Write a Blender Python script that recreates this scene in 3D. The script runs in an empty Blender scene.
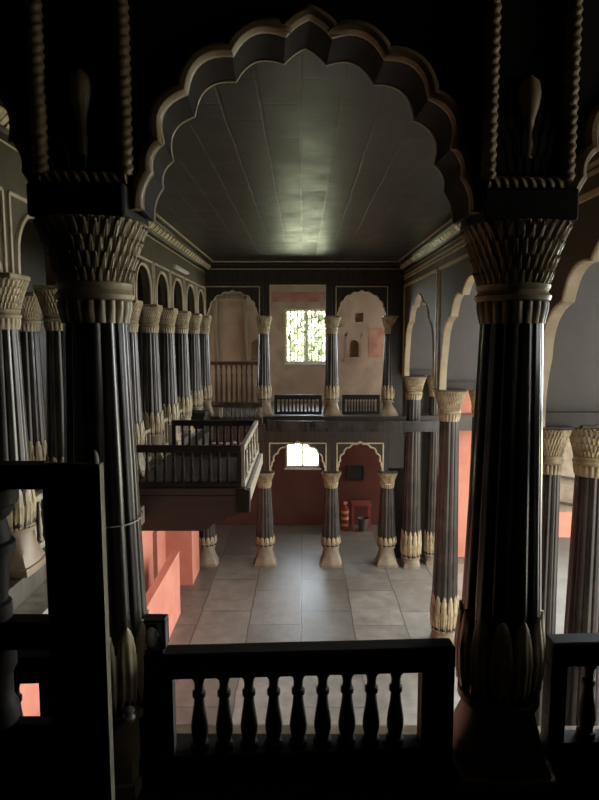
import bpy, bmesh, math, random
from mathutils import Vector, Matrix
random.seed(7)
PI = math.pi
SC = bpy.context.scene
COL = SC.collection
GZ = -3.13      # ground floor level (the upper floor is z = 0)
CZ = 3.05       # ceiling level

# ------------------------------------------------------------------ materials
def nt(name):
    m = bpy.data.materials.new(name); m.use_nodes = True
    n = m.node_tree.nodes; l = m.node_tree.links
    return m, n, l, n['Principled BSDF']

def mixed(name, c1, c2, rough=.5, scale=(6, 6, 6), bump=.15, detail=6, c3=None, s3=1.5, spec=.5, rough2=None, lo=.35, hi=.65):
    """two-tone noise material; scale stretches the grain; optional large worn patches c3"""
    m, n, l, p = nt(name)
    tc = n.new('ShaderNodeTexCoord'); mp = n.new('ShaderNodeMapping'); mp.inputs['Scale'].default_value = scale
    l.new(tc.outputs['Object'], mp.inputs['Vector'])
    nz = n.new('ShaderNodeTexNoise'); nz.inputs['Scale'].default_value = 1; nz.inputs['Detail'].default_value = detail
    l.new(mp.outputs[0], nz.inputs['Vector'])
    cr = n.new('ShaderNodeValToRGB'); cr.color_ramp.elements[0].position = lo; cr.color_ramp.elements[1].position = hi
    cr.color_ramp.elements[0].color = (*c1, 1); cr.color_ramp.elements[1].color = (*c2, 1)
    l.new(nz.outputs['Fac'], cr.inputs['Fac'])
    out = cr.outputs['Color']
    if c3:
        n3 = n.new('ShaderNodeTexNoise'); n3.inputs['Scale'].default_value = s3; n3.inputs['Detail'].default_value = 5
        l.new(tc.outputs['Object'], n3.inputs['Vector'])
        r3 = n.new('ShaderNodeValToRGB'); r3.color_ramp.elements[0].position = .5; r3.color_ramp.elements[1].position = .68
        l.new(n3.outputs['Fac'], r3.inputs['Fac'])
        mx = n.new('ShaderNodeMixRGB'); l.new(r3.outputs['Color'], mx.inputs['Fac'])
        l.new(out, mx.inputs['Color1']); mx.inputs['Color2'].default_value = (*c3, 1); out = mx.outputs['Color']
    l.new(out, p.inputs['Base Color'])
    p.inputs['Specular IOR Level'].default_value = spec
    if rough2 is None: p.inputs['Roughness'].default_value = rough
    else:
        mr = n.new('ShaderNodeMapRange'); mr.inputs['To Min'].default_value = rough; mr.inputs['To Max'].default_value = rough2
        l.new(nz.outputs['Fac'], mr.inputs['Value']); l.new(mr.outputs[0], p.inputs['Roughness'])
    if bump:
        b = n.new('ShaderNodeBump'); b.inputs['Strength'].default_value = bump; b.inputs['Distance'].default_value = .01
        l.new(nz.outputs['Fac'], b.inputs['Height']); l.new(b.outputs[0], p.inputs['Normal'])
    return m

def bricks(name, c1, c2, cm, w, h, mortar, rough, bump=.4, rot=0, noise=.5, offset=.5, r2=None, wobble=0., spec=.5, tint=None, rvar=0.):
    m, n, l, p = nt(name)
    tc = n.new('ShaderNodeTexCoord'); mp = n.new('ShaderNodeMapping'); mp.inputs['Rotation'].default_value = (0, 0, rot)
    src = tc.outputs['Object']
    if wobble:
        wn = n.new('ShaderNodeTexNoise'); wn.inputs['Scale'].default_value = 2.2; l.new(src, wn.inputs['Vector'])
        va = n.new('ShaderNodeVectorMath'); va.operation = 'MULTIPLY_ADD'
        va.inputs[1].default_value = (wobble,) * 3; l.new(wn.outputs['Color'], va.inputs[0]); l.new(src, va.inputs[2]); src = va.outputs[0]
    l.new(src, mp.inputs['Vector'])
    bt = n.new('ShaderNodeTexBrick'); bt.inputs['Scale'].default_value = 1
    bt.inputs['Brick Width'].default_value = w; bt.inputs['Row Height'].default_value = h
    bt.inputs['Mortar Size'].default_value = mortar; bt.offset = offset; bt.inputs['Mortar Smooth'].default_value = .3
    bt.inputs['Color1'].default_value = (*c1, 1); bt.inputs['Color2'].default_value = (*c2, 1); bt.inputs['Mortar'].default_value = (*cm, 1)
    l.new(mp.outputs[0], bt.inputs['Vector'])
    nz = n.new('ShaderNodeTexNoise'); nz.inputs['Scale'].default_value = 3.5; nz.inputs['Detail'].default_value = 8; nz.inputs['Roughness'].default_value = .65
    l.new(tc.outputs['Object'], nz.inputs['Vector'])
    ov = n.new('ShaderNodeMixRGB'); ov.blend_type = 'OVERLAY'; ov.inputs['Fac'].default_value = noise
    l.new(bt.outputs['Color'], ov.inputs['Color1']); l.new(nz.outputs['Fac'], ov.inputs['Color2']); l.new(ov.outputs[0], p.inputs['Base Color'])
    mr = n.new('ShaderNodeMapRange'); mr.inputs['To Min'].default_value = rough; mr.inputs['To Max'].default_value = r2 or rough
    l.new(nz.outputs['Fac'], mr.inputs['Value'])
    ma = n.new('ShaderNodeMath'); ma.operation = 'MULTIPLY_ADD'; ma.inputs[1].default_value = rvar
    l.new(bt.outputs['Color'], ma.inputs[0]); l.new(mr.outputs[0], ma.inputs[2]); l.new(ma.outputs[0], p.inputs['Roughness'])
    p.inputs['Specular IOR Level'].default_value = spec
    if tint: p.inputs['Specular Tint'].default_value = (*tint, 1)
    ad = n.new('ShaderNodeMath'); ad.operation = 'MULTIPLY_ADD'; ad.inputs[1].default_value = -1.; l.new(bt.outputs['Fac'], ad.inputs[0])
    sm = n.new('ShaderNodeMath'); sm.operation = 'MULTIPLY'; sm.inputs[1].default_value = .6; l.new(nz.outputs['Fac'], sm.inputs[0]); l.new(sm.outputs[0], ad.inputs[2])
    b = n.new('ShaderNodeBump'); b.inputs['Strength'].default_value = bump; b.inputs['Distance'].default_value = .012
    l.new(ad.outputs[0], b.inputs['Height']); l.new(b.outputs[0], p.inputs['Normal'])
    return m

def plain(name, c, rough=.5, metal=0.):
    m, n, l, p = nt(name)
    p.inputs['Base Color'].default_value = (*c, 1); p.inputs['Roughness'].default_value = rough; p.inputs['Metallic'].default_value = metal
    return m

M = dict(
    wood=mixed('dark_teak', (.020, .014, .010), (.040, .028, .020), .42, (14, 14, 1.6), .2),
    black=mixed('black_teak', (.008, .0055, .004), (.015, .0105, .0075), .62, (14, 14, 1.6), .15, spec=.2),
    shaft=mixed('column_shaft_teak', (.016, .0125, .010), (.040, .033, .027), .24, (18, 18, 1.2), .12, c3=(.052, .043, .035), s3=2.5),
    panel=mixed('painted_panel', (.052, .043, .024), (.084, .070, .040), .55, (3, 3, 3), .1),
    gold=mixed('old_gold_paint', (.25, .19, .10), (.42, .345, .21), .45, (9, 9, 9), .15, c3=(.20, .15, .09), s3=7),
    trimgold=mixed('gilt_trim', (.42, .34, .19), (.60, .51, .32), .42, (12, 12, 12), .1),
    browngold=mixed('tarnished_gold', (.19, .125, .06), (.32, .22, .11), .45, (8, 8, 8), .15),
    cream=mixed('cream_paint', (.40, .335, .22), (.54, .46, .32), .55, (5, 5, 5), .1),
    pedestal=mixed('worn_pedestal', (.15, .105, .065), (.27, .20, .13), .5, (6, 6, 6), .2),
    stoneped=mixed('stone_pedestal', (.16, .125, .085), (.26, .21, .15), .6, (6, 6, 6), .2),
    palewood=mixed('pale_worn_lit_wood', (.20, .17, .125), (.34, .30, .23), .5, (12, 12, 2), .15),  # pale wood; on some railings and the gate edge it stands for side light
    redwood=mixed('reddish_teak', (.085, .032, .020), (.14, .055, .034), .4, (14, 14, 1.5), .15),
    balc=mixed('maroon_black_teak', (.020, .011, .0085), (.033, .019, .0145), .5, (2, 14, 14), .15),
    floor=bricks('flagstone', (.115, .105, .090), (.215, .198, .172), (.07, .060, .05), 1.35, .86, .013, .10, .46, PI / 2, .9, .37, .50, .06, .9, None, .8),
    lintelstone=mixed('upper_floor_boards', (.05, .04, .032), (.09, .074, .058), .45, (2, 14, 2), .15),
    ceil=bricks('ceiling_boards', (.012, .0115, .010), (.034, .031, .026), (.006, .005, .004), .66, .25, .011, .13, .32, PI / 2, .9, .43, .55, .03, 1.0, (1., 1., 1.), 4.0),
    plaster=mixed('stained_plaster', (.38, .285, .20), (.54, .43, .315), .8, (2.2, 2.2, 2.2), .2, c3=(.36, .235, .165), s3=1.1),
    redplaster=mixed('red_wash_plaster', (.40, .17, .115), (.50, .29, .21), .8, (4, 4, 4), .1),
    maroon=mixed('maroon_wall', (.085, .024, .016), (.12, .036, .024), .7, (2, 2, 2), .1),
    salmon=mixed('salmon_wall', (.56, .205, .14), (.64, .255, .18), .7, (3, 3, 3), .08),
    infill=bricks('partition_boards', (.074, .064, .058), (.088, .076, .070), (.045, .039, .036), 3.3, .42, .006, .6, .25, 0, .35, 0.),
    pave=mixed('courtyard_paving', (.075, .070, .060), (.105, .10, .088), .8, (2, 2, 2), .15),
    leaf=mixed('leaves', (.27, .32, .19), (.36, .41, .27), .55, (3, 3, 3), .0),
    lawn=mixed('lawn_grass', (.44, .50, .32), (.52, .57, .39), .8, (5, 5, 5), .0),
    bark=mixed('bark', (.10, .07, .05), (.18, .13, .09), .8, (8, 8, 2), .3),
    iron=plain('painted_window_iron', (.30, .29, .22), .5),
    frame=mixed('pale_window_frame', (.60, .57, .48), (.72, .69, .60), .5, (6, 6, 6), .05),
    white=plain('white_enamel', (.80, .80, .78), .3),
    porcelain=plain('porcelain', (.74, .70, .62), .25),
    lampblack=plain('black_metal', (.012, .012, .012), .4),
    glass_lamp=plain('frosted_lamp', (.70, .70, .68), .3),
    wire=plain('grey_wire', (.30, .29, .28), .4),
    red=plain('red_enamel', (.45, .06, .035), .35),
    band=plain('pale_band', (.75, .55, .38), .5),
    redpaint=plain('red_painted_metal', (.32, .07, .06), .45),
    bucket=plain('grey_bucket', (.14, .12, .12), .5),
    slate=mixed('dark_picture', (.012, .012, .012), (.03, .03, .032), .3, (5, 5, 5), .0),
)

# ------------------------------------------------------------------ mesh helper
class MB:
    def __init__(s): s.bm = bmesh.new()
    def face(s, vs):
        try: return s.bm.faces.new(vs)
        except ValueError: return None
    def box(s, x0, x1, y0, y1, z0, z1):
        v = [s.bm.verts.new((x, y, z)) for z in (z0, z1) for x, y in ((x0, y0), (x1, y0), (x1, y1), (x0, y1))]
        for f in ((3, 2, 1, 0), (4, 5, 6, 7), (0, 1, 5, 4), (1, 2, 6, 5), (2, 3, 7, 6), (3, 0, 4, 7)): s.face([v[i] for i in f])
        return s
    def surf(s, zs, n, rf, c=(0, 0, 0), cap=True):
        """solid of revolution with radius rf(theta, z)"""
        rows = []
        for z in zs:
            row = []
            for i in range(n):
                t = 2 * PI * i / n; r = rf(t, z); row.append(s.bm.verts.new((c[0] + r * math.cos(t), c[1] + r * math.sin(t), c[2] + z)))
            rows.append(row)
        for a, b in zip(rows, rows[1:]):
            for i in range(n): s.face([a[i], a[(i + 1) % n], b[(i + 1) % n], b[i]])
        if cap: s.face(rows[0][::-1]); s.face(rows[-1])
        return s
    def lathe(s, prof, n=14, c=(0, 0, 0), k=1., h=1.):
        """prof: list of (z, r)"""
        rows = []
        for z, r in prof:
            rows.append([s.bm.verts.new((c[0] + k * r * math.cos(2 * PI * i / n), c[1] + k * r * math.sin(2 * PI * i / n), c[2] + z * h)) for i in range(n)])
        for a, b in zip(rows, rows[1:]):
            for i in range(n): s.face([a[i], a[(i + 1) % n], b[(i + 1) % n], b[i]])
        s.face(rows[0][::-1]); s.face(rows[-1])
        return s
    def prism(s, pts, y0, y1):
        """polygon in x,z extruded from y0 to y1"""
        a = [s.bm.verts.new((x, y0, z)) for x, z in pts]; b = [s.bm.verts.new((x, y1, z)) for x, z in pts]
        n = len(pts); s.face(a); s.face(b[::-1])
        for i in range(n): s.face([a[i], b[i], b[(i + 1) % n], a[(i + 1) % n]])
        return s
    def ribbon(s, p, q, y0, y1):
        """solid band between the two open x,z paths p and q, from y0 to y1"""
        R = [[s.bm.verts.new((x, y, z)) for x, z in path] for path in (p, q) for y in (y0, y1)]
        for i in range(len(p) - 1):
            for a, b in ((0, 2), (2, 3), (3, 1), (1, 0)): s.face([R[a][i], R[a][i + 1], R[b][i + 1], R[b][i]])
        for i in (0, len(p) - 1): s.face([R[0][i], R[2][i], R[3][i], R[1][i]])
        return s
    def tube(s, path, r, n=6, closed=False, twist=0., amp=0., lobes=2):
        """tube along 3-D points; twist (turns per metre) and amp make a rope"""
        P = [Vector(p) for p in path]; N = len(P); rows = []; d = 0.
        up = None
        for i in range(N):
            if closed: t = (P[(i + 1) % N] - P[i]).normalized() + (P[i] - P[i - 1]).normalized()
            elif i == 0: t = P[1] - P[0]
            elif i == N - 1: t = P[-1] - P[-2]
            else: t = (P[i + 1] - P[i]).normalized() + (P[i] - P[i - 1]).normalized()
            if t.length < 1e-9: t = P[i] - P[i - 1]
            t.normalize()
            if up is None: up = t.orthogonal().normalized()
            up = (up - t * up.dot(t)).normalized() if abs(up.dot(t)) < .999 else t.orthogonal().normalized()
            sd = t.cross(up)
            if i: d += (P[i] - P[i - 1]).length
            row = []
            for k in range(n):
                a = 2 * PI * k / n; rr = r * (1 + amp * math.cos(lobes * (a - 2 * PI * twist * d)))
                row.append(s.bm.verts.new(P[i] + (up * math.cos(a) + sd * math.sin(a)) * rr))
            rows.append(row)
        pairs = list(zip(rows, rows[1:])) + ([(rows[-1], rows[0])] if closed else [])
        for a, b in pairs:
            for k in range(n): s.face([a[k], a[(k + 1) % n], b[(k + 1) % n], b[k]])
        if not closed: s.face(rows[0][::-1]); s.face(rows[-1])
        return s
    def rope(s, a, b, r):
        a = Vector(a); b = Vector(b); L = (b - a).length; k = max(8, int(L / .004))
        return s.tube([a.lerp(b, i / k) for i in range(k + 1)], r, 14, False, 17, .12, 2)
    def rod(s, a, b, r, n=6): return s.tube([a, b], r, n)
    def bar(s, a, b, w, h):
        """rectangular bar from a to b (w sideways, h up)"""
        a = Vector(a); b = Vector(b); t = (b - a).normalized(); sd = t.cross(Vector((0, 0, 1)))
        if sd.length < .01: sd = Vector((1, 0, 0))
        sd.normalize(); up = sd.cross(t); v = []
        for p in (a, b):
            for i, j in ((-1, -1), (1, -1), (1, 1), (-1, 1)): v.append(s.bm.verts.new(p + sd * i * w / 2 + up * j * h / 2))
        for f in ((0, 1, 2, 3), (7, 6, 5, 4), (0, 4, 5, 1), (1, 5, 6, 2), (2, 6, 7, 3), (3, 7, 4, 0)): s.face([v[i] for i in f])
        return s
    def mesh(s, name, mat, smooth=False, bevel=0.):
        bmesh.ops.recalc_face_normals(s.bm, faces=s.bm.faces)
        if bevel:
            bmesh.ops.bevel(s.bm, geom=list(s.bm.edges), offset=bevel, segments=1, affect='EDGES', clamp_overlap=True)
        me = bpy.data.meshes.new(name); s.bm.to_mesh(me); s.bm.free()
        me.materials.append(mat)
        if smooth:
            for p in me.polygons: p.use_smooth = True
            try: me.set_sharp_from_angle(angle=math.radians(45))
            except Exception: pass
        return me

def link(name, me, parent=None, loc=(0, 0, 0), rz=0.):
    o = bpy.data.objects.new(name, me); COL.objects.link(o); o.location = loc; o.rotation_euler = (0, 0, rz)
    if parent: o.parent = parent
    return o
def part(name, mb, mat, parent, smooth=False, bevel=0.): return link(name, mb.mesh(name, M[mat], smooth, bevel), parent)
def tag(o, label, cat, group=None):
    o['label'] = label; o['category'] = cat; o['kind'] = 'thing'
    if group: o['group'] = group
    return o
def thing(name, label, cat, loc=(0, 0, 0), rz=0., group=None):
    return tag(link(name, None, None, loc, rz), label, cat, group)
def struct(name, mb, mat, label=None, smooth=False):
    o = link(name, mb.mesh(name, M[mat], smooth)); o['kind'] = 'structure'
    if label: o['label'] = label
    return o
def dup(o, parent=None):
    c = o.copy(); COL.objects.link(c)
    if parent: c.parent = parent
    for ch in list(o.children): dup(ch, c)
    return c
def frange(a, b, n): return [a + (b - a) * i / n for i in range(n + 1)]

# ------------------------------------------------------------------ columns
def leafy(base, z0, z1, rows, n, amp, flip=False, length=1.5):
    """radius of a carved surface: rows of overlapping pointed leaves on the radius base(z)"""
    H = (z1 - z0) / rows
    def rf(t, z):
        zz = (z0 + z1 - z) if flip else z
        best = 0.
        for k in range(-1, rows):
            v = (zz - z0 - k * H) / (H * length)
            if v < 0 or v > 1: continue
            u = ((t / (2 * PI) * n + (k % 2) * .5) % 1.) * 2 - 1
            w = (1 - v ** 2.2) ** .6 * .96 + .001
            if abs(u) < w:
                q = (1 - (abs(u) / w) ** 2.5) * (.35 + .65 * v) - .45 * math.exp(-(u / .14) ** 2) * (1 - v)
                q += (rows - k) * .02
                best = max(best, q)
        return base(z) + amp * best
    return rf

def lerp_prof(prof):
    def f(z):
        if z <= prof[0][0]: return prof[0][1]
        for (a, ra), (b, rb) in zip(prof, prof[1:]):
            if z <= b:
                t = (z - a) / (b - a + 1e-9); t = t * t * (3 - 2 * t) if False else t
                return ra + (rb - ra) * t
        return prof[-1][1]
    return f

def squared(rf, amount):
    """push a round section towards a square (amount as a function of z)"""
    def g(t, z):
        r = rf(t, z); a = amount(z)
        q = 1 / max(abs(math.cos(t)), abs(math.sin(t)))
        return r * (1 + a * (q - 1))
    return g

def column_kind(H, k=1., kr=1., ped=.30, fine=1., gold_ped='pedestal', lotus_h=.32, wide=1., ab=('gold', .145, .035), sr=1.):
    """meshes of a carved column whose capital top stands at H; k scales heights of capital and base, kr radii"""
    K = k * kr; parts = []
    # pedestal: flared square foot below a ring
    p1 = ped
    prof = lerp_prof([(0, .180 * K * wide), (.05 * k, .183 * K * wide), (.055 * k, .170 * K * wide), (p1 * .45, .150 * K * (wide * .5 + .5)), (p1 * .75, .130 * K), (p1 * .88, .128 * K), (p1 * .9, .146 * K), (p1, .146 * K)])
    zs = sorted(set([0, .05 * k, .055 * k, p1 * .9, p1 * .88] + frange(0, p1, 10)))
    m = MB(); m.surf(zs, 48, squared(lambda t, z: prof(z), lambda z: .75 * max(0, 1 - z / p1 * 1.15)))
    parts.append(('pedestal', m.mesh('pedestal', M[gold_ped], True)))
    # lotus base: upright petals around the foot of the shaft
    l0, l1 = ped, ped + lotus_h * k
    lb = lerp_prof([(l0, .128 * K), (l0 + .06 * k, .142 * K), ((l0 + l1) / 2, .150 * K), (l1, .137 * K)])
    n = int(96 * fine)
    m = MB()
    def lotus(t, z):
        v = (z - l0) / (l1 - l0); u = ((t / (2 * PI) * 12) % 1) * 2 - 1
        tip = max(0, 1 - max(0, (v - .5) / .5) ** 2.6) ** .6          # petals narrow to their tips
        if v > .5 and abs(u) > max(tip, .02): return .118 * K  # sinks behind the shaft between the tips
        rr = lb(z) * sr + .010 * K * (1 - (abs(u) / max(tip, .05)) ** 2) + .005 * K * math.cos(u * PI * 3) * (1 - v)
        return rr
    m.surf(frange(l0, l1, int(26 * fine)), n, lotus); parts.append(('lotus_base', m.mesh('lotus_base', M['gold'], True)))
    # shaft: tapering bundle of reeds
    z0, z1 = l0 + .02 * k, H - .32 * k
    ln = 12
    def flut(t, z):
        v = (z - z0) / (z1 - z0); r = (.150 + (.104 - .150) * (v ** .9)) * K * sr
        a = abs(math.sin(t * ln / 2 + .3)); return r * (.90 + .10 * a ** .55 + .012 * math.cos(t * ln * 2))
    m = MB(); m.surf(frange(z0, z1, 10), ln * 10, flut); parts.append(('shaft', m.mesh('shaft', M['shaft'], True)))
    # collar of hanging petals, ring, capital, abacus
    c0, c1 = H - .325 * k, H - .252 * k
    m = MB(); m.surf(frange(c0, c1, 10), n, lambda t, z: (.110 * K if (z - c0) / (c1 - c0) < .0 else (.104 + .016 * (abs(math.sin(t * 10)) ** .6) * min(1, .35 + (z - c0) / (c1 - c0))) * K))
    parts.append(('collar', m.mesh('collar', M['gold'], True)))
    rg = [(H - .254 * k, .108), (H - .246 * k, .124), (H - .232 * k, .128), (H - .222 * k, .118), (H - .214 * k, .116), (H - .206 * k, .122), (H - .196 * k, .124), (H - .188 * k, .112)]
    m = MB(); m.lathe(rg, 40, k=K); parts.append(('ring', m.mesh('ring', M['gold'], True)))
    a0, a1 = H - .192 * k, H
    cb = lerp_prof([(a0, .110 * K), (a0 + .05 * k, .122 * K), (a0 + .12 * k, .142 * K), (a1, .168 * K)])
    m = MB(); m.surf(frange(a0, a1, int(44 * fine)), int(144 * fine), squared(leafy(cb, a0, a1, 4, 34, .016 * K, False, 1.9), lambda z: .12 * (z - a0) / (a1 - a0)))
    parts.append(('capital', m.mesh('capital', M['gold'], True)))
    m = MB(); m.box(-ab[1] * K, ab[1] * K, -ab[1] * K, ab[1] * K, H, H + ab[2] * k); parts.append(('abacus', m.mesh('abacus', M[ab[0]], False, .006)))
    return parts

def column(kind, x, y, z, label, group):
    t = thing('carved_column', label, 'column', (x, y, z), 0, group)
    for n, me in kind: link(n, me, t)
    return t

# ------------------------------------------------------------------ arches
FOIL = [(1, 0), (.94, .19), (.87, .35), (.725, .605), (.453, .805), (.14, .91), (0, 1)]
FOIL_B = [.10, .16, .24, .24, .22, .07]
STEP = [(1, 0), (.93, .40), (.64, .70), (.30, .87), (0, 1)]
STEP_B = [.06, .20, .22, .12]
ROUND = [(1, 0), (1.0, .30), (.80, .74), (0, 1)]
ROUND_B = [.04, .09, .13]
def arch_path(a, h, cusps=FOIL, bulge=FOIL_B, seg=8):
    """cusped arch from left spring to right spring, x in [-a, a], z from 0 to h"""
    R = []
    for (P, Q, b) in zip(cusps, cusps[1:], bulge):
        P = Vector((P[0] * a, P[1] * h)); Q = Vector((Q[0] * a, Q[1] * h)); d = Q - P
        nrm = Vector((d.y, -d.x)).normalized()
        if nrm.dot((P + Q) / 2 - Vector((0, h * .2))) < 0: nrm = -nrm
        C = (P + Q) / 2 + nrm * d.length * b * 2
        for i in range(seg):
            t = i / seg; R.append(P * (1 - t) ** 2 + C * 2 * t * (1 - t) + Q * t * t)
    R.append(Vector((0, h)))
    L = [(-p.x, p.y) for p in R]
    return L + [(p.x, p.y) for p in R[-2::-1]]
def offs(path, d):
    out = []
    for i, (x, z) in enumerate(path):
        a = Vector(path[max(0, i - 1)]); b = Vector(path[min(len(path) - 1, i + 1)]); t = (b - a)
        t = t.normalized() if t.length > 1e-9 else Vector((1, 0)); out.append((x - t.y * d, z + t.x * d))
    return out

def arch(name, label, group, loc, rz, W, T, a, h, thick, cusps=FOIL, bulge=FOIL_B, plate='wood', edge='trimgold', er=.012, liner=None, frame=None, frame_in=.02, fr=.009, back_edge=False, roll=None, foot=0., cat='arch', legs=0.):
    t = thing(name, label, cat, loc, rz, group)
    path = arch_path(a, h, cusps, bulge)
    m = MB(); m.prism([(-W, 0), (-W, T), (W, T), (W, 0)] + [(x, z) for x, z in path[::-1]], 0, thick)
    part('spandrel', m, plate, t, True)
    m = MB(); m.tube([(x, -.004, z) for x, z in path], er, 6); part('edge_moulding', m, edge, t, True)
    if back_edge:
        m = MB(); m.tube([(x, thick + .002, z) for x, z in path], er * .8, 6); part('edge_moulding', m, edge, t, True)
    if roll:
        m = MB(); m.tube([(x, -.008, z) for x, z in offs(path, roll * .75)], roll, 8); part('roll_moulding', m, 'browngold', t, True)
    if liner:
        m = MB(); m.ribbon(path, offs(path, -.014), 0.001, thick); part('intrados', m, liner, t)
    if frame:
        f = frame_in; m = MB()
        for p, q in (((-W + f, 0), (-W + f, T - f)), ((-W + f, T - f), (W - f, T - f)), ((W - f, T - f), (W - f, 0))):
            m.bar((p[0], -.004, p[1]), (q[0], -.004, q[1]), fr * 2, fr * 2)
        part('frame_moulding', m, frame, t)
    return t

# ------------------------------------------------------------------ railings
BAL = [(0, .029), (.08, .029), (.09, .022), (.12, .021), (.22, .0265), (.30, .0275), (.42, .024), (.58, .018), (.69, .0155), (.71, .021), (.77, .021), (.79, .015), (.86, .0145), (.93, .018), (.95, .0225), (1, .0225)]
def baluster_mesh(h, k, mat): m = MB(); m.lathe(BAL, 12, (0, 0, 0), k, h); return m.mesh('baluster', M[mat], True)
def rail_parts(t, a, b, z, h, n, bal, top='black', post='black', rh=.10, bh=.06, rw=.07, pw=.06, inset=.0, bk=1.):
    """rails, posts and n balusters from a to b (x,y) as children of t"""
    a = Vector(a); b = Vector(b); d = (b - a); L = d.length; u = d / L
    part('top_rail', MB().bar((*a, z + h - rh / 2), (*b, z + h - rh / 2), rw, rh), top, t, False, .006)
    part('bottom_rail', MB().bar((*a, z + bh / 2), (*b, z + bh / 2), rw * 1.1, bh), top, t, False, .006)
    for s, p in ((1, a), (-1, b)):
        c = p + u * s * pw / 2
        m = MB(); m.bar((*(c - u * pw / 2), z + (bh + h - rh) / 2), (*(c + u * pw / 2), z + (bh + h - rh) / 2), rw * .8, h - rh - bh)
        part('post', m, post, t)
    me = baluster_mesh(h - rh - bh, bk, bal)
    g = (L - 2 * pw) / (n + 1) if n else 0
    for i in range(n):
        p = a + u * (pw + g * (i + 1) + inset); link('baluster', me, t, (p.x, p.y, z + bh))
def railing(label, group, a, b, z, h, n, bal='black', cat='railing', **kw):
    c = ((a[0] + b[0]) / 2, (a[1] + b[1]) / 2)
    t = thing('railing', label, cat, (c[0], c[1], z), 0, group)
    rail_parts(t, (a[0] - c[0], a[1] - c[1]), (b[0] - c[0], b[1] - c[1]), 0, h, n, bal, **kw)
    return t

# ================================================================== THE SETTING
def cells(m, u0, u1, v0, v1, holes, put):
    us = sorted({u0, u1, *[h[0] for h in holes], *[h[1] for h in holes]}); vs = sorted({v0, v1, *[h[2] for h in holes], *[h[3] for h in holes]})
    for a, b in zip(us, us[1:]):
        for c, d in zip(vs, vs[1:]):
            if any(h[0] - 1e-6 <= a and b <= h[1] + 1e-6 and h[2] - 1e-6 <= c and d <= h[3] + 1e-6 for h in holes): continue
            put(a, b, c, d)

struct('floor', MB().box(-3.0, 3.9, 1.9, 15.0, GZ - .15, GZ), 'floor', 'grey flagstone floor of the hall')
struct('ceiling', MB().box(-3.7, 3.9, -1.7, 15.1, CZ, CZ + .15), 'ceil', 'dark boarded ceiling over the hall')
# upper floors
struct('floor_near', MB().box(-2.2, 2.25, -1.6, 2.27, -.25, 0), 'black', 'dark floor of the near upper room')
struct('trim_near_ledge', MB().box(-2.2, 2.25, 2.27, 2.37, -.25, -.03), 'pedestal')
struct('floor_gallery_left', MB().box(-3.5, -1.86, 2.37, 12.0, -.30, 0), 'lintelstone')
struct('trim_gallery_left', MB().box(-1.86, -1.66, 2.37, 6.12, -.34, -.16), 'palewood')
struct('trim_gallery_left_far', MB().box(-1.86, -1.70, 8.25, 11.25, -.34, -.10), 'wood')
struct('floor_gallery_far', MB().box(-3.5, 3.7, 12.0, 14.7, -.30, 0), 'lintelstone')
m = MB(); m.box(-3.4, 2.02, 11.88, 12.0, -.45, 0); struct('trim_gallery_far', m, 'wood', 'dark fascia of the far upper gallery')
m = MB(); m.box(-.70, 2.85, 11.58, 11.68, -.20, -.05); m.box(-.70, 2.85, 11.60, 11.75, -.26, -.20); struct('trim_tie_beam', m, 'shaft', 'grey tie beam across the far gallery front')
# far wall with its windows and niches
m = MB()
upH = [(-.436, .587, .942, 2.251), (1.262, 1.458, 1.938, 2.155), (1.13, 1.36, 1.089, 1.5), (-1.29, -1.02, 1.0, 1.5)]
cells(m, -3.6, 3.8, -.3, CZ, upH, lambda a, b, c, d: m.box(a, b, 14.7, 15.0, c, d))
for x0, x1, z1, h in ((1.13, 1.36, 1.5, .13), (-1.29, -1.02, 1.5, .16)):     # arched heads of the niches
    cx = (x0 + x1) / 2; hw = (x1 - x0) / 2
    p = [(cx + hw * math.cos(t), z1 - h + h * math.sin(t)) for t in frange(0, PI, 12)]
    m.prism([(x1, z1)] + p + [(x0, z1)], 14.701, 14.9)
m.box(1.0, 3.7, 14.9, 15.0, .9, 2.3); m.box(-3.5, -.6, 14.9, 15.0, .9, 1.7)
struct('wall_back', m, 'plaster', 'stained pink plaster wall behind the upper gallery')
struct('trim_niche_lintel', MB().box(.95, 2.2, 14.66, 14.7, 1.83, 1.88), 'plaster')
m = MB(); m.box(1.03, 1.09, 14.69, 14.7, 1.0, 1.66); m.box(1.40, 1.46, 14.69, 14.7, 1.0, 1.66); m.box(1.03, 1.46, 14.69, 14.7, 1.60, 1.66); m.box(1.0, 1.5, 14.66, 14.7, .99, 1.04)
struct('trim_niche', m, 'plaster')
struct('trim_red_patch', MB().box(1.60, 2.10, 14.692, 14.7, 1.08, 1.80), 'redplaster', 'faded red patch of plaster beside the niche')
struct('trim_dado', MB().box(.7, 2.4, 14.68, 14.7, 1.02, 1.06), 'plaster')
struct('trim_red_band', MB().box(-.75, .75, 14.685, 14.7, 2.42, 2.66), 'redplaster', 'reddish band above the upper window')
m = MB(); m.box(-2.16, -2.08, 14.62, 14.7, 0, 2.6); m.box(-1.42, -1.36, 14.62, 14.7, 0, 2.6); m.box(-2.16, -1.36, 14.62, 14.7, 2.5, 2.58)
struct('door_1', m, 'palewood', 'pale door frame in the far left bay')
m = MB(); lowH = [(-.43, .424, -1.674, -.75)]
cells(m, -3.6, 3.8, GZ, -.3, lowH, lambda a, b, c, d: m.box(a, b, 14.7, 15.0, c, d)); struct('wall_back_lower', m, 'maroon', 'maroon wall at the back of the ground floor')
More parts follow.
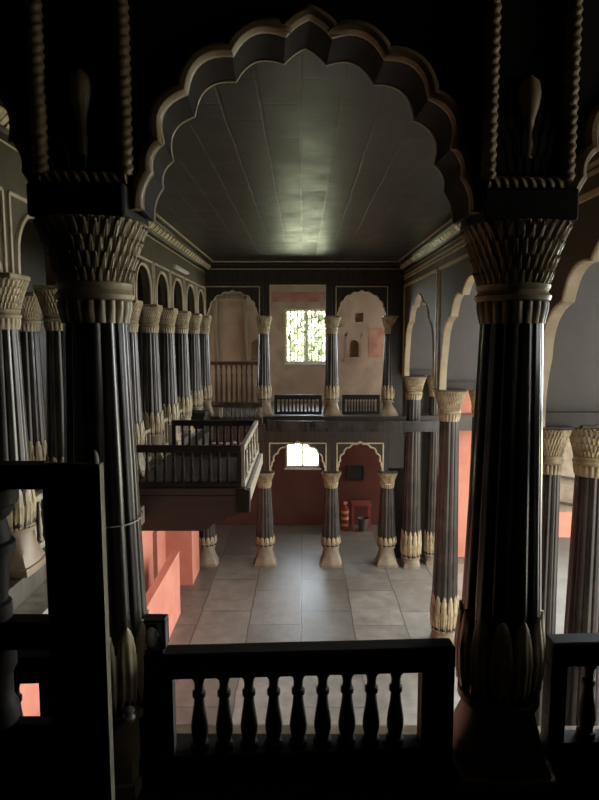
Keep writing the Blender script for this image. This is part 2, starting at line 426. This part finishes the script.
def window(name, x0, x1, z0, z1, y, nb, label):
    t = link(name, None, None, ((x0 + x1) / 2, y, z0)); t['kind'] = 'structure'; t['label'] = label
    w = (x1 - x0) / 2; h = z1 - z0; m = MB(); f = .045
    m.box(-w, w, -.02, .06, 0, f); m.box(-w, w, -.02, .06, h - f, h); m.box(-w, -w + f, -.02, .06, f, h - f); m.box(w - f, w, -.02, .06, f, h - f)
    part('window_frame', m, 'frame', t)
    part('mullion', MB().box(-.025, .025, -.015, .055, f, h - f), 'frame', t)
    me = None
    for i in range(nb):
        x = -w + f + (2 * w - 2 * f) * (i + 1) / (nb + 1)
        if abs(x) < .03: continue
        if me is None: me = MB().rod((0, .02, f), (0, .02, h - f), .014, 6).mesh('window_bar', M['iron'])
        link('window_bar', me, t, (x, 0, 0))
    part('window_sill', MB().box(-w - .03, w + .03, -.10, .0, -.04, 0), 'frame', t)
window('window_1', -.436, .587, .942, 2.251, 14.78, 10, 'barred bright upper window in the plaster wall')
window('window_2', -.43, .424, -1.674, -.75, 14.78, 9, 'barred bright ground floor window in the maroon wall')
# left side
m = MB(); cells(m, -1.6, 15.0, 0 - .3, CZ, [(7.35, 8.15, .25, .75), (12.5, 14.4, .6, 2.3)], lambda a, b, c, d: m.box(-3.55, -3.4, a, b, c, d))  # the larger, far opening is unseen and added to light the far gallery
struct('wall_left', m, 'wood', 'dark wall at the back of the left gallery')
m = MB(); aH = [(10.05, 10.35, GZ + .32, GZ + 1.35), (11.0, 11.75, GZ, GZ + 1.9)]
cells(m, 1.9, 14.7, GZ, -.3, aH, lambda a, b, c, d: m.box(-2.75, -2.6, a, b, c, d))
m.box(-2.9, -2.75, 1.9, 14.7, GZ, -.3); struct('wall_left_lower', m, 'salmon', 'salmon painted ground floor wall on the left')
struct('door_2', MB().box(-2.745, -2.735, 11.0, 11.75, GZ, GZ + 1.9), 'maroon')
struct('wall_niche_back', MB().box(-2.745, -2.735, 10.05, 10.35, GZ + .32, GZ + 1.35), 'maroon')  # maroon backing set into the wall niche
struct('wall_left_dwarf', MB().box(-2.22, -2.1, 2.37, 9.85, GZ, GZ + 1.1), 'salmon', 'low salmon wall beside the flagstone floor')
struct('wall_left_pier', MB().box(-2.6, -2.1, 11.0, 11.75, GZ, -.3), 'salmon', 'salmon pier at the far end of the left wall')
struct('wall_gallery_end', MB().box(-3.4, -2.21, 12.2, 12.3, 0, CZ), 'wood')  # partition added to hide the opening cut beyond it
# right side
m = MB(); cells(m, 1.9, 15.0, .75, CZ, [(2.6, 14.5, 1.0, 2.75)], lambda a, b, c, d: m.box(3.7, 3.85, a, b, c, d))  # long upper opening added to let daylight into the upper hall
struct('wall_right', m, 'wood', 'dark upper wall on the outer side of the right aisle')
for i, y in enumerate((12.05, 9.02, 5.36)):
    struct('wall_right_partition_' + str(i + 1), MB().box(2.12, 3.7, y - .03, y + .03, .93, CZ), 'infill', 'grey boarded partition above the right hand columns')
    struct('trim_partition_' + str(i + 1), MB().box(2.05, 3.7, y - .12, y + .12, .80 if i else .82, .93), 'wood')
struct('wall_far_right', MB().box(1.93, 3.05, 12.42, 12.55, GZ, .75), 'wood')
struct('wall_far_right_red', MB().box(3.05, 4.4, 12.5, 12.65, GZ, .75), 'salmon', 'salmon wall at the far end of the right aisle')
# the near room (dark, with an unseen opening added for light on the right)
struct('wall_near', MB().box(-2.3, 2.4, -1.7, -1.55, -.25, CZ), 'black')
struct('wall_near_left', MB().box(-2.3, -2.15, -1.55, 2.3, -.25, CZ), 'black')
m = MB(); cells(m, -1.55, 2.3, -.25, CZ, [(1.45, 1.95, 1.5, 2.85)], lambda a, b, c, d: m.box(2.2, 2.35, a, b, c, d)); struct('wall_near_right', m, 'black')
struct('wall_near_gallery', MB().box(-3.55, -2.3, 2.1, 2.3, -.25, CZ), 'black')
struct('wall_near_aisle', MB().box(2.35, 3.85, 1.95, 2.1, GZ, CZ), 'wood')
struct('wall_near_lower', MB().box(-2.9, 2.35, 1.75, 1.9, GZ - .1, -.25), 'wood')
# hall friezes and cornices
m = MB(); m.box(-2.1, -1.94, 2.3, 12.0, 2.58, CZ); struct('wall_left_frieze', m, 'panel')
m = MB(); m.box(2.0, 2.15, 2.3, 12.0, 2.64, CZ); struct('wall_right_frieze', m, 'panel')
m = MB(); m.box(-3.4, 3.7, 12.0, 12.15, 2.64, CZ); struct('wall_back_frieze', m, 'wood')
def cornice(name, side):
    m = MB(); x = -1.94 if side < 0 else 2.0; s = -side * (1.25 if side < 0 else 1)
    pr = [(0, 2.86), (.035, 2.88), (.045, 2.90), (.11, 2.98), (.12, 3.0), (.15, 3.01), (.15, CZ - .001), (0, CZ - .001)]
    rows = []
    for y in (2.3, 11.98): rows.append([m.bm.verts.new((x + s * a, y, z)) for a, z in pr])
    for i in range(len(pr)): m.face([rows[0][i], rows[0][(i + 1) % len(pr)], rows[1][(i + 1) % len(pr)], rows[1][i]])
    m.face(rows[0]); m.face(rows[1][::-1])
    struct(name, m, 'wood')
    # carved gilt band on the sloping face of the cornice
    m = MB(); L = 9.66; n = 150
    for i in range(n):
        y = 2.34 + L * i / n; ph = i % 3
        a0 = .052 + (.006 if ph == 1 else 0); a1 = .102 - (.006 if ph == 2 else 0)
        z0 = 2.90 + (a0 - .045) * 1.23; z1 = 2.90 + (a1 - .045) * 1.23; d = .010 if ph else .016
        q = []
        for yy in (y + .006, y + L / n - .006):
            for aa, zz in ((a0, z0), (a1, z1)): q.append((x + s * aa, yy, zz)); q.append((x + s * (aa + d), yy, zz - d))
        v = [m.bm.verts.new(c) for c in q]
        for f in ((0, 2, 3, 1), (4, 5, 7, 6), (0, 1, 5, 4), (2, 6, 7, 3), (1, 3, 7, 5), (0, 4, 6, 2)): m.face([v[k] for k in f])
    struct(name + '_carving', m, 'trimgold')
    m = MB(); m.tube([(x + s * .158, 2.3, CZ - .014), (x + s * .158, 11.9, CZ - .014)], .012, 6)
    m.tube([(x + s * .006, 2.3, 2.845), (x + s * .006, 11.98, 2.845)], .007, 6)
    struct(name + '_beads', m, 'trimgold')
cornice('trim_cornice_left', -1); cornice('trim_cornice_right', 1)
m = MB(); m.box(2.0 - .02, 2.0, 2.3, 11.98, 2.70, 2.725); m.box(2.0 - .03, 2.0, 2.3, 11.98, 2.755, 2.775); struct('trim_right_string', m, 'trimgold')
m = MB(); m.box(-1.94, 2.0, 11.88, 12.0, 2.98, CZ - .001); struct('trim_cornice_back', m, 'wood')
m = MB(); m.tube([(-1.74, 11.875, CZ - .014), (1.84, 11.875, CZ - .014)], .012, 6); m.box(-1.94, 2.0, 11.985, 12.0, 2.90, 2.915); struct('trim_cornice_back_beads', m, 'trimgold')

# ================================================================== COLUMNS
SMALL = column_kind(1.967)
FRONT = column_kind(1.967, fine=2.1, ab=('black', .150, .10))
FRONT_SLIM = column_kind(1.967, fine=2.1, wide=.72, ab=('black', .150, .10))
GROUND = column_kind(1.95, 1., 1.2, .40, 1., 'stoneped', .22, 1.1, ('wood', .115, .05), 1.12)
TALL = column_kind(3.92, 1.40, .97, .20, 1., 'stoneped', .42, .75, ('wood', .15, .02))
THIN = column_kind(3.92, 1.25, .80, .20, 1., 'stoneped', .42, .75, ('wood', .15, .02))
GF = 'carved columns of the near upper arcade'
CX = {'l': -.698, 'r': .727}
YAW = .055
def FY(x): return 2.075 + YAW * x      # the near arcade stands slightly askew to the hall
column(FRONT_SLIM, CX['l'], FY(CX['l']), 0, 'large dark fluted column with leafy gold capital standing left of the front railing', GF)
column(FRONT, CX['r'], FY(CX['r']), 0, 'large dark fluted column with leafy gold capital standing right of the front railing', GF)
ORD = ['first', 'second', 'third', 'fourth', 'fifth', 'sixth', 'seventh', 'eighth', 'ninth']
LX = -2.0
LY = [4.0, 4.95, 5.92, 6.88, 7.86, 8.85, 9.9, 11.0]
for i, y in enumerate(LY):
    if i == 0: lab = 'gold capped column nearest the viewer in the left upper gallery row, at photo edge'
    elif i == 7: lab = 'slender gold capped column last in the left upper gallery row before the far corner'
    else: lab = 'slender gold capped column, ' + ORD[i] + ' from the viewer in the left upper gallery row'
    column(SMALL, LX, y, 0, lab, 'columns of the left upper gallery')
column(SMALL, -2.62, 5.72, 0, 'dim gold capped column standing alone behind the left upper gallery row', 'columns of the left upper gallery')
FX = [-2.0, -.79, .58, 1.74]
UL = ['left corner column', 'column left of the plain window bay', 'column right of the plain window bay', 'right corner column']
LL = ['left corner column', 'column left of the bright arch', 'middle column between the two lit arches', 'right corner column']
for x, u, g in zip(FX, UL, LL):
    column(SMALL, x, 12.12, 0, 'gold capped ' + u + ' on the far upper gallery', 'columns of the far upper gallery')
    column(GROUND, x, 12.12, GZ, 'short fluted ' + g + ' under the far gallery on the flagstones', 'ground floor columns under the far gallery')
TG = 'tall columns of the right aisle'
for x, y, kd, lab in ((2.23, 12.02, TALL, 'tall column against the far right corner, inner one of the far pair'), (2.68, 12.16, THIN, 'tall column at the far right, outer one of the far pair'),
                      (2.2, 8.95, TALL, 'tall gold capped column on the right midway down the hall, inner one of its pair'), (2.68, 9.05, THIN, 'outer column of the midway pair on the right, mostly behind the big front column'),
                      (2.2, 5.30, THIN, 'thinner tall column just right of the large front column'), (2.65, 5.42, TALL, 'thick tall column at the right edge of the photo')):
    column(kd, x, y, GZ, lab, TG)

# ================================================================== FRONT ARCADE
AX = .0185
fa = dict(plate='black', edge='trimgold', er=.0075, roll=.021, back_edge=True, T=CZ - 2.0, h=.590, thick=.19)
for dx, lab in ((0, 'large black cusped arch with gilt edge framing the whole hall'), (-1.395, 'black cusped arch cut off by the left edge of the photo'), (1.405, 'black cusped arch cut off by the right edge of the photo')):
    arch('cusped_arch', lab, 'arches of the near upper arcade', (AX + dx, FY(AX + dx) - .078, 2.0), YAW, W=.547, a=.532, **fa)
def pier(x, lab, leafs):
    t = thing('pier', lab, 'pier', (x, FY(x) - .10, 2.067), YAW, 'piers over the near columns')
    part('pier_block', MB().box(-.152, .152, .0, .21, 0.003, CZ - 2.067 - .002), 'black', t)
    zt = CZ - 2.067 - .01
    for s in (-1, 1): part('rope_moulding', MB().rope((s * .129, -.016, .03), (s * .129, -.016, zt), .023), 'browngold', t, True)
    part('rope_moulding', MB().rope((-.131, -.014, .022), (.131, -.014, .022), .020), 'browngold', t, True)
    m = MB(); m.lathe([(0, .018), (.04, .023), (.08, .018), (.12, .022), (.16, .038), (.20, .044), (.235, .034), (.255, .006)], 20, (0, -.012, .10 if leafs else .09), .82)
    bmesh.ops.scale(m.bm, vec=(1, .8, 1), verts=m.bm.verts); part('lotus_bud', m, 'browngold' if leafs else 'gold', t, True)
    m = MB()
    for i in range(9 if leafs else 5):
        for row in range(3 if leafs else 1):
            xx = -.10 + .20 * i / (8 if leafs else 4) + (.012 if row % 2 else 0); z0 = .05 + row * .055; lean = xx * .35
            p = [(xx - .009, z0), (xx - .013 + lean * .5, z0 + .05), (xx + lean, z0 + .095), (xx + .013 + lean * .5, z0 + .05), (xx + .009, z0)]
            m.prism(p, -.016 - .006 * (row % 2), .002)
    part('leaf_carving', m, 'shaft', t, False, .003)
    return t
pier(-.682, 'black pier with rope frame and pale lotus bud above the left front column', False)
pier(.721, 'black pier with rope frame and carved leaves above the right front column', True)
# dark beam end under the arches' springing
struct('trim_corner_pier', MB().box(FX[3] + .002, 2.0, 12.0, 12.14, 0, 2.64), 'wood')
struct('trim_corner_pier_lower', MB().box(FX[3] + .002, 2.05, 12.0, 12.14, GZ + 2.06, -.45), 'wood')
# ------------------------------------------------------------------ front railings
railing('black turned railing between the two large front columns', 'railings of the near upper arcade', (-.578, FY(-.578) - .03), (.545, FY(.545) - .03), 0, .495, 9, rh=.095, bh=.115, rw=.075, pw=.118, bk=1.15)
railing('black turned railing right of the large right column', 'railings of the near upper arcade', (.90, FY(.90) - .03), (2.18, FY(2.18) - .03), 0, .50, 11, rh=.095, bh=.115, rw=.075, pw=.06, bk=1.15)
railing('black turned railing left of the large left column behind the gate', 'railings of the near upper arcade', (-2.14, FY(-2.14) - .03), (-.86, FY(-.86) - .03), 0, .495, 11, rh=.095, bh=.115, rw=.075, pw=.06, bk=1.15)

# ================================================================== LEFT GALLERY ARCHES
for i, (y0, y1) in enumerate(zip(LY, LY[1:] + [11.98])):
    W = (y1 - y0) / 2
    arch('gallery_arch', 'narrow gilt edged arch, ' + ORD[i] + ' from the viewer over the left gallery columns' if i < 7 else 'narrow gilt edged arch over the last left gallery bay at the far corner', 'arches of the left upper gallery',
         (LX + .06, (y0 + y1) / 2, 2.003), PI / 2, W, 2.58 - 2.003, W - .13, .46, .10, ROUND, ROUND_B, plate='panel', edge='cream', er=.022, frame='cream', frame_in=.045, fr=.012)
    if i != 6: railing('low pale railing in the ' + ORD[i] + ' bay of the left upper gallery', 'railings of the left upper gallery', (LX, y0 + .19), (LX, y1 - .19), 0, .42, 4, 'palewood', top='palewood', post='palewood', rh=.05, bh=.05, rw=.06, pw=.03, bk=.7)  # the pale colour carries the light falling from the right
arch('gallery_arch', 'cusped arch of the left gallery at the left edge of the photo', 'arches of the left upper gallery', (LX + .06, (2.36 + LY[0]) / 2, 2.003), PI / 2, (LY[0] - 2.36) / 2, .577, (LY[0] - 2.36) / 2 - .11, .44, .10, plate='panel', edge='cream', er=.018, frame='cream', frame_in=.045, fr=.012)

# ================================================================== FAR FACADE
for (x0, x1), lab in (((FX[0], FX[1]), 'gilt edged cusped arch in the left bay of the far upper gallery'), ((FX[2], FX[3]), 'gilt edged cusped arch in the right bay of the far upper gallery')):
    W = (x1 - x0) / 2 - .002
    arch('far_arch', lab, 'arches of the far upper gallery', ((x0 + x1) / 2, 12.0, 2.003), 0, W, .635, W - .10, .495, .12, plate='wood', edge='cream', er=.009, frame='trimgold', frame_in=.07, fr=.010)
t = thing('square_opening', 'plain rectangular opening with thin gilt frame before the upper window', 'opening', ((FX[1] + FX[2]) / 2, 12.0, 1.967), 0)
w = (FX[2] - FX[1]) / 2 - .002
m = MB(); m.box(-w, -w + .13, 0, .12, 0, .67); m.box(w - .13, w, 0, .12, 0, .67); m.box(-w + .13, w - .13, 0, .12, .64, .67); part('surround', m, 'wood', t)
m = MB()
for p, q in (((-w + .135, 0), (-w + .135, .63)), ((-w + .135, .63), (w - .135, .63)), ((w - .135, .63), (w - .135, 0))): m.bar((p[0], -.004, p[1]), (q[0], -.004, q[1]), .018, .018)
part('frame_moulding', m, 'trimgold', t)
for (x0, x1), lab in (((FX[0], FX[1]), 'cusped ground floor arch behind the projecting balcony'), ((FX[1], FX[2]), 'cusped ground floor arch in front of the bright barred window'), ((FX[2], FX[3]), 'cusped ground floor arch in front of the dark maroon corner')):
    W = (x1 - x0) / 2 - .002
    arch('ground_arch', lab, 'arches under the far gallery', ((x0 + x1) / 2, 12.0, GZ + 2.0), 0, W, .68, W - .12, .60, .12, plate='wood', edge='cream', er=.018, frame='trimgold', frame_in=.11, fr=.012)
RG = 'low railings of the far upper gallery'
railing('low dark railing under the upper window on the far gallery', RG, (-.58, 12.05), (.38, 12.05), 0.02, .40, 10, rh=.09, bh=.06, rw=.06, pw=.06, bk=.75)
railing('low dark railing in the right bay of the far gallery', RG, (.79, 12.05), (1.55, 12.05), 0.02, .40, 10, rh=.09, bh=.06, rw=.06, pw=.06, bk=.75)
railing('small grey railing with pale end post on the left gallery near the far corner', RG, (-1.62, 11.55), (-.78, 11.55), -.10, .42, 7, 'shaft', top='shaft', post='palewood', rh=.10, bh=.13, rw=.06, pw=.06, bk=.75)
m = MB(); m.box(-1.72, -.74, 11.45, 11.66, -.30, -.10); struct('trim_landing', m, 'wood')
railing('tall reddish brown turned railing in the left bay behind the far gallery', None, (-2.12, 13.5), (-.98, 13.5), 0, 1.03, 8, 'redwood', top='redwood', post='redwood', rh=.08, bh=.06, rw=.07, pw=.05, bk=1.25)
t = thing('wooden_chest', 'dark wooden chest standing on the left gallery behind the balcony', 'chest', (-1.90, 10.45, 0))
part('body', MB().box(-.20, .20, -.2, .2, .03, .22), 'black', t, False, .01); part('lid', MB().box(-.22, .22, -.22, .22, .22, .28), 'black', t, False, .008); part('foot', MB().box(-.18, .18, -.18, .18, 0, .03), 'black', t)

# ================================================================== RIGHT WALL ARCHES
RY = [(2.36, 5.36), (5.36, 8.95), (8.95, 12.0)]
RL = ['tall pointed cream edged arch nearest the viewer on the right wall', 'tall pointed cream edged arch in the middle of the right wall', 'tall pointed cream edged arch farthest down the right wall']
for (y0, y1), lab in zip(RY, RL):
    W = (y1 - y0) / 2 - .002
    arch('pointed_arch', lab, 'arches of the right wall', (2.0, (y0 + y1) / 2, .82), -PI / 2, W, 1.82, W - .22, 1.50, .085, STEP, STEP_B, plate='panel', edge='trimgold', er=.014, liner='cream', frame='trimgold', frame_in=.07, fr=.022)

# ================================================================== PROJECTING BALCONY
t = thing('projecting_balcony', 'dark wooden balcony with turned railings jutting from the left gallery', 'balcony', (-1.72, 7.2, 0))
part('floor_slab', MB().box(-.10, 1.11, -1.0, 1.0, -.08, 0), 'balc', t, False, .006)
part('ledge', MB().box(1.115, 1.16, -.91, 1.03, -.17, -.02), 'palewood', t, False, .006)
fas = [(-.10, -.465), (.66, -.465), (.68, -.445), (.72, -.44), (.76, -.40), (.80, -.365), (.85, -.375), (.89, -.35), (.92, -.31), (.97, -.315), (1.0, -.29), (1.04, -.285), (1.06, -.25), (1.10, -.24), (1.12, -.20), (1.12, -.085), (-.10, -.085)]
part('bracket', MB().prism(fas, -1.0, -.94), 'balc', t); part('bracket', MB().prism(fas, .94, 1.0), 'balc', t)
part('corner_block', MB().box(1.02, 1.16, -1.025, -.915, -.26, -.015), 'black', t, False, .006)
rail_parts(t, (-.08, -.95), (1.07, -.95), 0, .45, 10, 'black', rh=.075, bh=.06, rw=.06, pw=.05, bk=.85)
rail_parts(t, (-.08, .95), (1.07, .95), 0, .45, 10, 'black', rh=.075, bh=.06, rw=.06, pw=.05, bk=.85)
rail_parts(t, (1.08, -.95), (1.08, .95), 0, .45, 4, 'palewood', top='palewood', post='palewood', rh=.06, bh=.06, rw=.05, pw=.05, bk=.85)  # hall side in pale wood: light from the right put into the colour

# ================================================================== NEAR GATE
t = thing('wooden_gate', 'black wooden gate with turned bars at the lower left, close to the viewer', 'gate', (-.455, 1.3, 0))
gs = part('stile', MB().box(-.125, 0, 0, .030, .02, 1.317), 'black', t, False, .004)
part('stile', MB().box(-.90, -.80, 0, .042, .02, 1.317), 'black', t, False, .004)
part('top_rail', MB().box(-.80, -.125, 0, .042, 1.261, 1.317), 'black', t)
part('middle_rail', MB().box(-.80, -.125, 0, .042, .885, .952), 'black', t)
part('bottom_panel', MB().box(-.80, -.125, .005, .037, .02, .70), 'black', t)
m = MB(); m.surf(frange(0, .03, 4), 12, lambda a, z: .010 * math.sqrt(max(.02, 1 - (z / .031) ** 2)), (-.010, .015, 1.317)); part('finial', m, 'palewood', gs, True)
part('lit_edge_strip', MB().box(0, .005, .002, .028, .02, 1.317), 'palewood', gs)  # pale strip paints the side light along the stile's edge
GB = [(0, .046), (.12, .046), (.14, .038), (.45, .047), (.50, .049), (.52, .060), (.58, .060), (.60, .050), (.70, .046), (.76, .043), (.80, .056), (.86, .060), (.88, .070), (1, .073)]
for x in (-.265, -.40, -.535, -.67):
    m = MB(); m.lathe(GB, 14, (0, 0, 0), 1., .309); o = part('bar', m, 'black', t, True); o.location = (x, .021, .952)
    m = MB(); m.lathe([(0, .05), (.2, .05), (.3, .04), (.6, .04), (.7, .05), (1, .05)], 14, (0, 0, 0), 1., .19); o = part('bar', m, 'black', t, True); o.location = (x, .021, .70)

# ================================================================== SMALL THINGS
t = thing('floodlight', 'small black floodlight with white lamp standing on the left end of front railing', 'lamp', (-.532, FY(-.532) - .03, .495))
part('base_plate', MB().box(-.045, .045, -.03, .03, 0, .012), 'lampblack', t)
m = MB(); m.box(-.052, -.042, -.02, .02, .012, .085); m.box(.042, .052, -.02, .02, .012, .12); m.box(-.03, .052, -.02, .03, .105, .118); m.box(-.052, .052, .026, .034, .012, .118); hs = part('housing', m, 'lampblack', t, False, .003)
m = MB(); m.lathe([(0, .010), (.012, .022), (.035, .027), (.055, .022), (.068, .006)], 16, (-.004, 0, .013)); part('lamp', m, 'glass_lamp', hs, True)
o = MB(); o.lathe([(0, .010), (.008, .018), (.02, .020), (.028, .013), (.034, .013), (.04, .017), (.05, .015), (.058, .004)], 14, (0, 0, 0)); kn = o.mesh('insulator', M['porcelain'], True)
o = link('insulator', kn, None, (-.585, 1.90, .30)); o.rotation_euler = (0, 0, 0); tag(o, 'small white porcelain insulator fixed low on the left front column', 'insulator')
P = [(CX['l'] + .134 * math.cos(a), FY(CX['l']) + .134 * math.sin(a), .972 + .003 * math.sin(3 * a)) for a in frange(0, 2 * PI, 40)][:-1]
m = MB(); m.tube(P, .0022, 5, True); o = link('wire_tie', m.mesh('wire_tie', M['wire'])); tag(o, 'thin grey wire tied around the left front column', 'wire')
t = thing('tube_light', 'short white tube light fixed under the left cornice', 'lamp', (-1.895, 9.6, 2.61))
part('batten', MB().box(-.045, .0, -.46, .46, .0, .05), 'white', t); part('tube', MB().rod((.016, -.42, .015), (.016, .42, .015), .014, 8), 'glass_lamp', t, True)
t = thing('red_stand', 'red painted metal stand in the dark corner under the far gallery', 'stand', (1.43, 14.35, GZ))
for x in (-.2, .2):
    for y in (-.15, .15): part('leg', MB().box(x - .018, x + .018, y - .018, y + .018, 0, .64), 'redpaint', t)
part('top', MB().box(-.24, .24, -.19, .19, .64, .68), 'redpaint', t, False, .005)
m = MB(); m.lathe([(0, .10), (.02, .105), (.28, .135), (.30, .14), (.31, .135), (.05, .095)], 20); o = link('bucket', m.mesh('bucket', M['bucket'], True), None, (1.48, 14.28, GZ)); tag(o, 'dark grey bucket standing under the red stand', 'bucket')
t = thing('fire_extinguisher', 'red cylinder with pale bands standing left of the red stand', 'extinguisher', (1.03, 14.35, GZ))
m = MB(); m.lathe([(0, .085), (.02, .09), (.50, .09), (.57, .06), (.60, .03), (.63, .03)], 20); eb = part('body', m, 'red', t, True)
for z in (.10, .26, .42):
    m = MB(); m.lathe([(z, .0905), (z + .005, .093), (z + .055, .093), (z + .06, .0905)], 20); part('band', m, 'band', eb, True)
part('valve', MB().box(-.03, .06, -.015, .015, .63, .69), 'band', t)
t = thing('picture', 'dark framed picture hanging on the maroon back wall', 'picture', (1.31, 14.695, -1.98))
m = MB(); m.box(-.21, .21, -.03, 0, 0, .03); m.box(-.21, .21, -.03, 0, .35, .38); m.box(-.21, -.18, -.03, 0, .03, .35); m.box(.18, .21, -.03, 0, .03, .35); part('frame', m, 'lampblack', t)
part('image', MB().box(-.18, .18, -.015, 0, .03, .35), 'slate', t)

# ================================================================== OUTDOORS
struct('ground', MB().box(-30, 40, -15, 16.2, GZ - .3, GZ - .16), 'pave', 'bright paving outside')
struct('wall_sun_screen_left', MB().box(-6.2, -6, -10, 16, GZ - .3, 4.6), 'plaster')  # unseen wall added to keep the sun out of the left openings
struct('ground_lawn', MB().box(-30, 40, 16.2, 120, GZ - .3, GZ - .16), 'lawn', 'sunlit lawn beyond the far windows')
t = thing('garden_wall', 'low red and cream garden wall beyond the right columns', 'wall', (7.2, 14.4, GZ - .16))
part('plinth', MB().box(-2.6, 4, -.15, .15, 0, .62), 'salmon', t); part('upper_wall', MB().box(-2.6, 4, -.1, .1, .62, 3.9), 'stoneped', t)
m = MB(); m.bar((-1.6, -.16, 1.62), (.4, -.16, 1.28), .05, .06); m.bar((-1.6, -.16, .98), (.4, -.16, .64), .05, .06); part('handrail', m, 'shaft', t)
def tree(x, y, lab, seed, H=6.5, R=2.5, n=1500):
    rnd = random.Random(seed); t = thing('leafy_tree', lab, 'tree', (x, y, GZ - .16), 0, 'trees outside the far windows')
    m = MB(); m.tube([(0, 0, 0), (.05, 0, 1.2), (-.05, .05, 2.6), (.05, 0, H * .6)], .16, 8)
    for i in range(6):
        a = i * 1.05; m.tube([(0, 0, 1.2 + .3 * i), (math.cos(a) * R * .6, math.sin(a) * R * .6, 2.2 + .45 * i)], .05, 5)
    part('trunk', m, 'bark', t, True)
    m = MB()
    for i in range(n):
        while True:
            p = Vector((rnd.uniform(-1, 1), rnd.uniform(-1, 1), rnd.uniform(-1, 1)))
            if .25 < p.length < 1: break
        c = Vector((p.x * R, p.y * R * .8, H * .5 + p.z * H * .5)); d = Vector((rnd.gauss(0, 1), rnd.gauss(0, 1), rnd.gauss(0, 1))).normalized(); s = d.orthogonal().normalized(); L = rnd.uniform(.5, 1.0)
        q = [c, c + d * L * .5 + s * L * .28, c + d * L, c + d * L * .5 - s * L * .28]
        m.face([m.bm.verts.new(v) for v in q])
    part('foliage', m, 'leaf', t)
for k, (x, y, lab) in enumerate(((-9.2, 54.0, 'leafy green tree left of the one seen through the upper window'), (.3, 52.0, 'leafy green tree seen straight ahead through the upper window'), (9.8, 54.4, 'leafy green tree right of the one seen through the upper window'))):
    tree(x, y, lab, k + 1, 10.5, 4.3, 6500)

# ================================================================== LIGHT
w = bpy.data.worlds.new('sky'); SC.world = w; w.use_nodes = True
bg = w.node_tree.nodes['Background']; bg.inputs['Color'].default_value = (1, 1, 1, 1); N = w.node_tree.nodes; K = w.node_tree.links
tc = N.new('ShaderNodeTexCoord'); sp = N.new('ShaderNodeSeparateXYZ'); K.new(tc.outputs['Generated'], sp.inputs[0])
mr = N.new('ShaderNodeMapRange'); mr.inputs['From Min'].default_value = 0.; mr.inputs['From Max'].default_value = .95
mr.inputs['To Min'].default_value = .62; mr.inputs['To Max'].default_value = 3.4; K.new(sp.outputs['Y'], mr.inputs['Value'])
mc = N.new('ShaderNodeMixRGB'); mc.inputs['Color1'].default_value = (1, .965, .90, 1); mc.inputs['Color2'].default_value = (.76, .89, 1, 1)
K.new(sp.outputs['Y'], mc.inputs['Fac']); mc.use_clamp = True; K.new(mc.outputs[0], bg.inputs['Color'])
K.new(mr.outputs[0], bg.inputs['Strength'])      # the sky is brightest ahead, beyond the far windows
sl = bpy.data.lights.new('sun', 'SUN'); sl.energy = 11.0; sl.angle = .02; sl.color = (1, .97, .90)
so = bpy.data.objects.new('sun', sl); COL.objects.link(so); so.rotation_euler = Vector((.61, .61, -.5)).to_track_quat('-Z', 'Y').to_euler()
def portal(name, loc, rot, sx, sy):
    l = bpy.data.lights.new(name, 'AREA'); l.shape = 'RECTANGLE'; l.size = sx; l.size_y = sy; l.cycles.is_portal = True
    o = bpy.data.objects.new(name, l); COL.objects.link(o); o.location = loc; o.rotation_euler = rot
portal('daylight_upper_window', (.075, 15.05, 1.6), (-PI / 2, 0, 0), 1.05, 1.35)
portal('daylight_lower_window', (0, 15.05, -1.2), (-PI / 2, 0, 0), .9, 1.0)
portal('daylight_right_aisle', (3.9, 7.3, -1.2), (0, PI / 2, 0), 4.0, 10.6)
portal('daylight_right_upper', (3.9, 8.55, 1.9), (0, PI / 2, 0), 1.8, 12.0)  # portal at the added upper opening on the right
portal('daylight_near_right', (2.4, 1.70, 2.17), (0, PI / 2, 0), 1.4, .55)  # portal at the unseen opening added to the near room
portal('daylight_left_end', (-3.6, 13.45, 1.45), (0, -PI / 2, 0), 1.75, 1.95)  # portal at the opening added for the far gallery
portal('daylight_gallery_slit', (-3.6, 7.75, .5), (0, -PI / 2, 0), .5, .8)

# ================================================================== CAMERA
cam = bpy.data.cameras.new('camera'); co = bpy.data.objects.new('camera', cam); COL.objects.link(co)
cam.sensor_fit = 'VERTICAL'; cam.sensor_height = 24; cam.lens = 18.0; cam.clip_start = .02; cam.clip_end = 200
co.location = (0, 0, 1.6); co.rotation_euler = (math.radians(90 - 6.09), 0, .00583)
SC.camera = co
vs = SC.view_settings; vs.view_transform = 'Standard'; vs.look = 'None'; vs.gamma = 1; vs.exposure = 3.0
SC.cycles.max_bounces = 12; SC.cycles.diffuse_bounces = 8; SC.cycles.glossy_bounces = 6
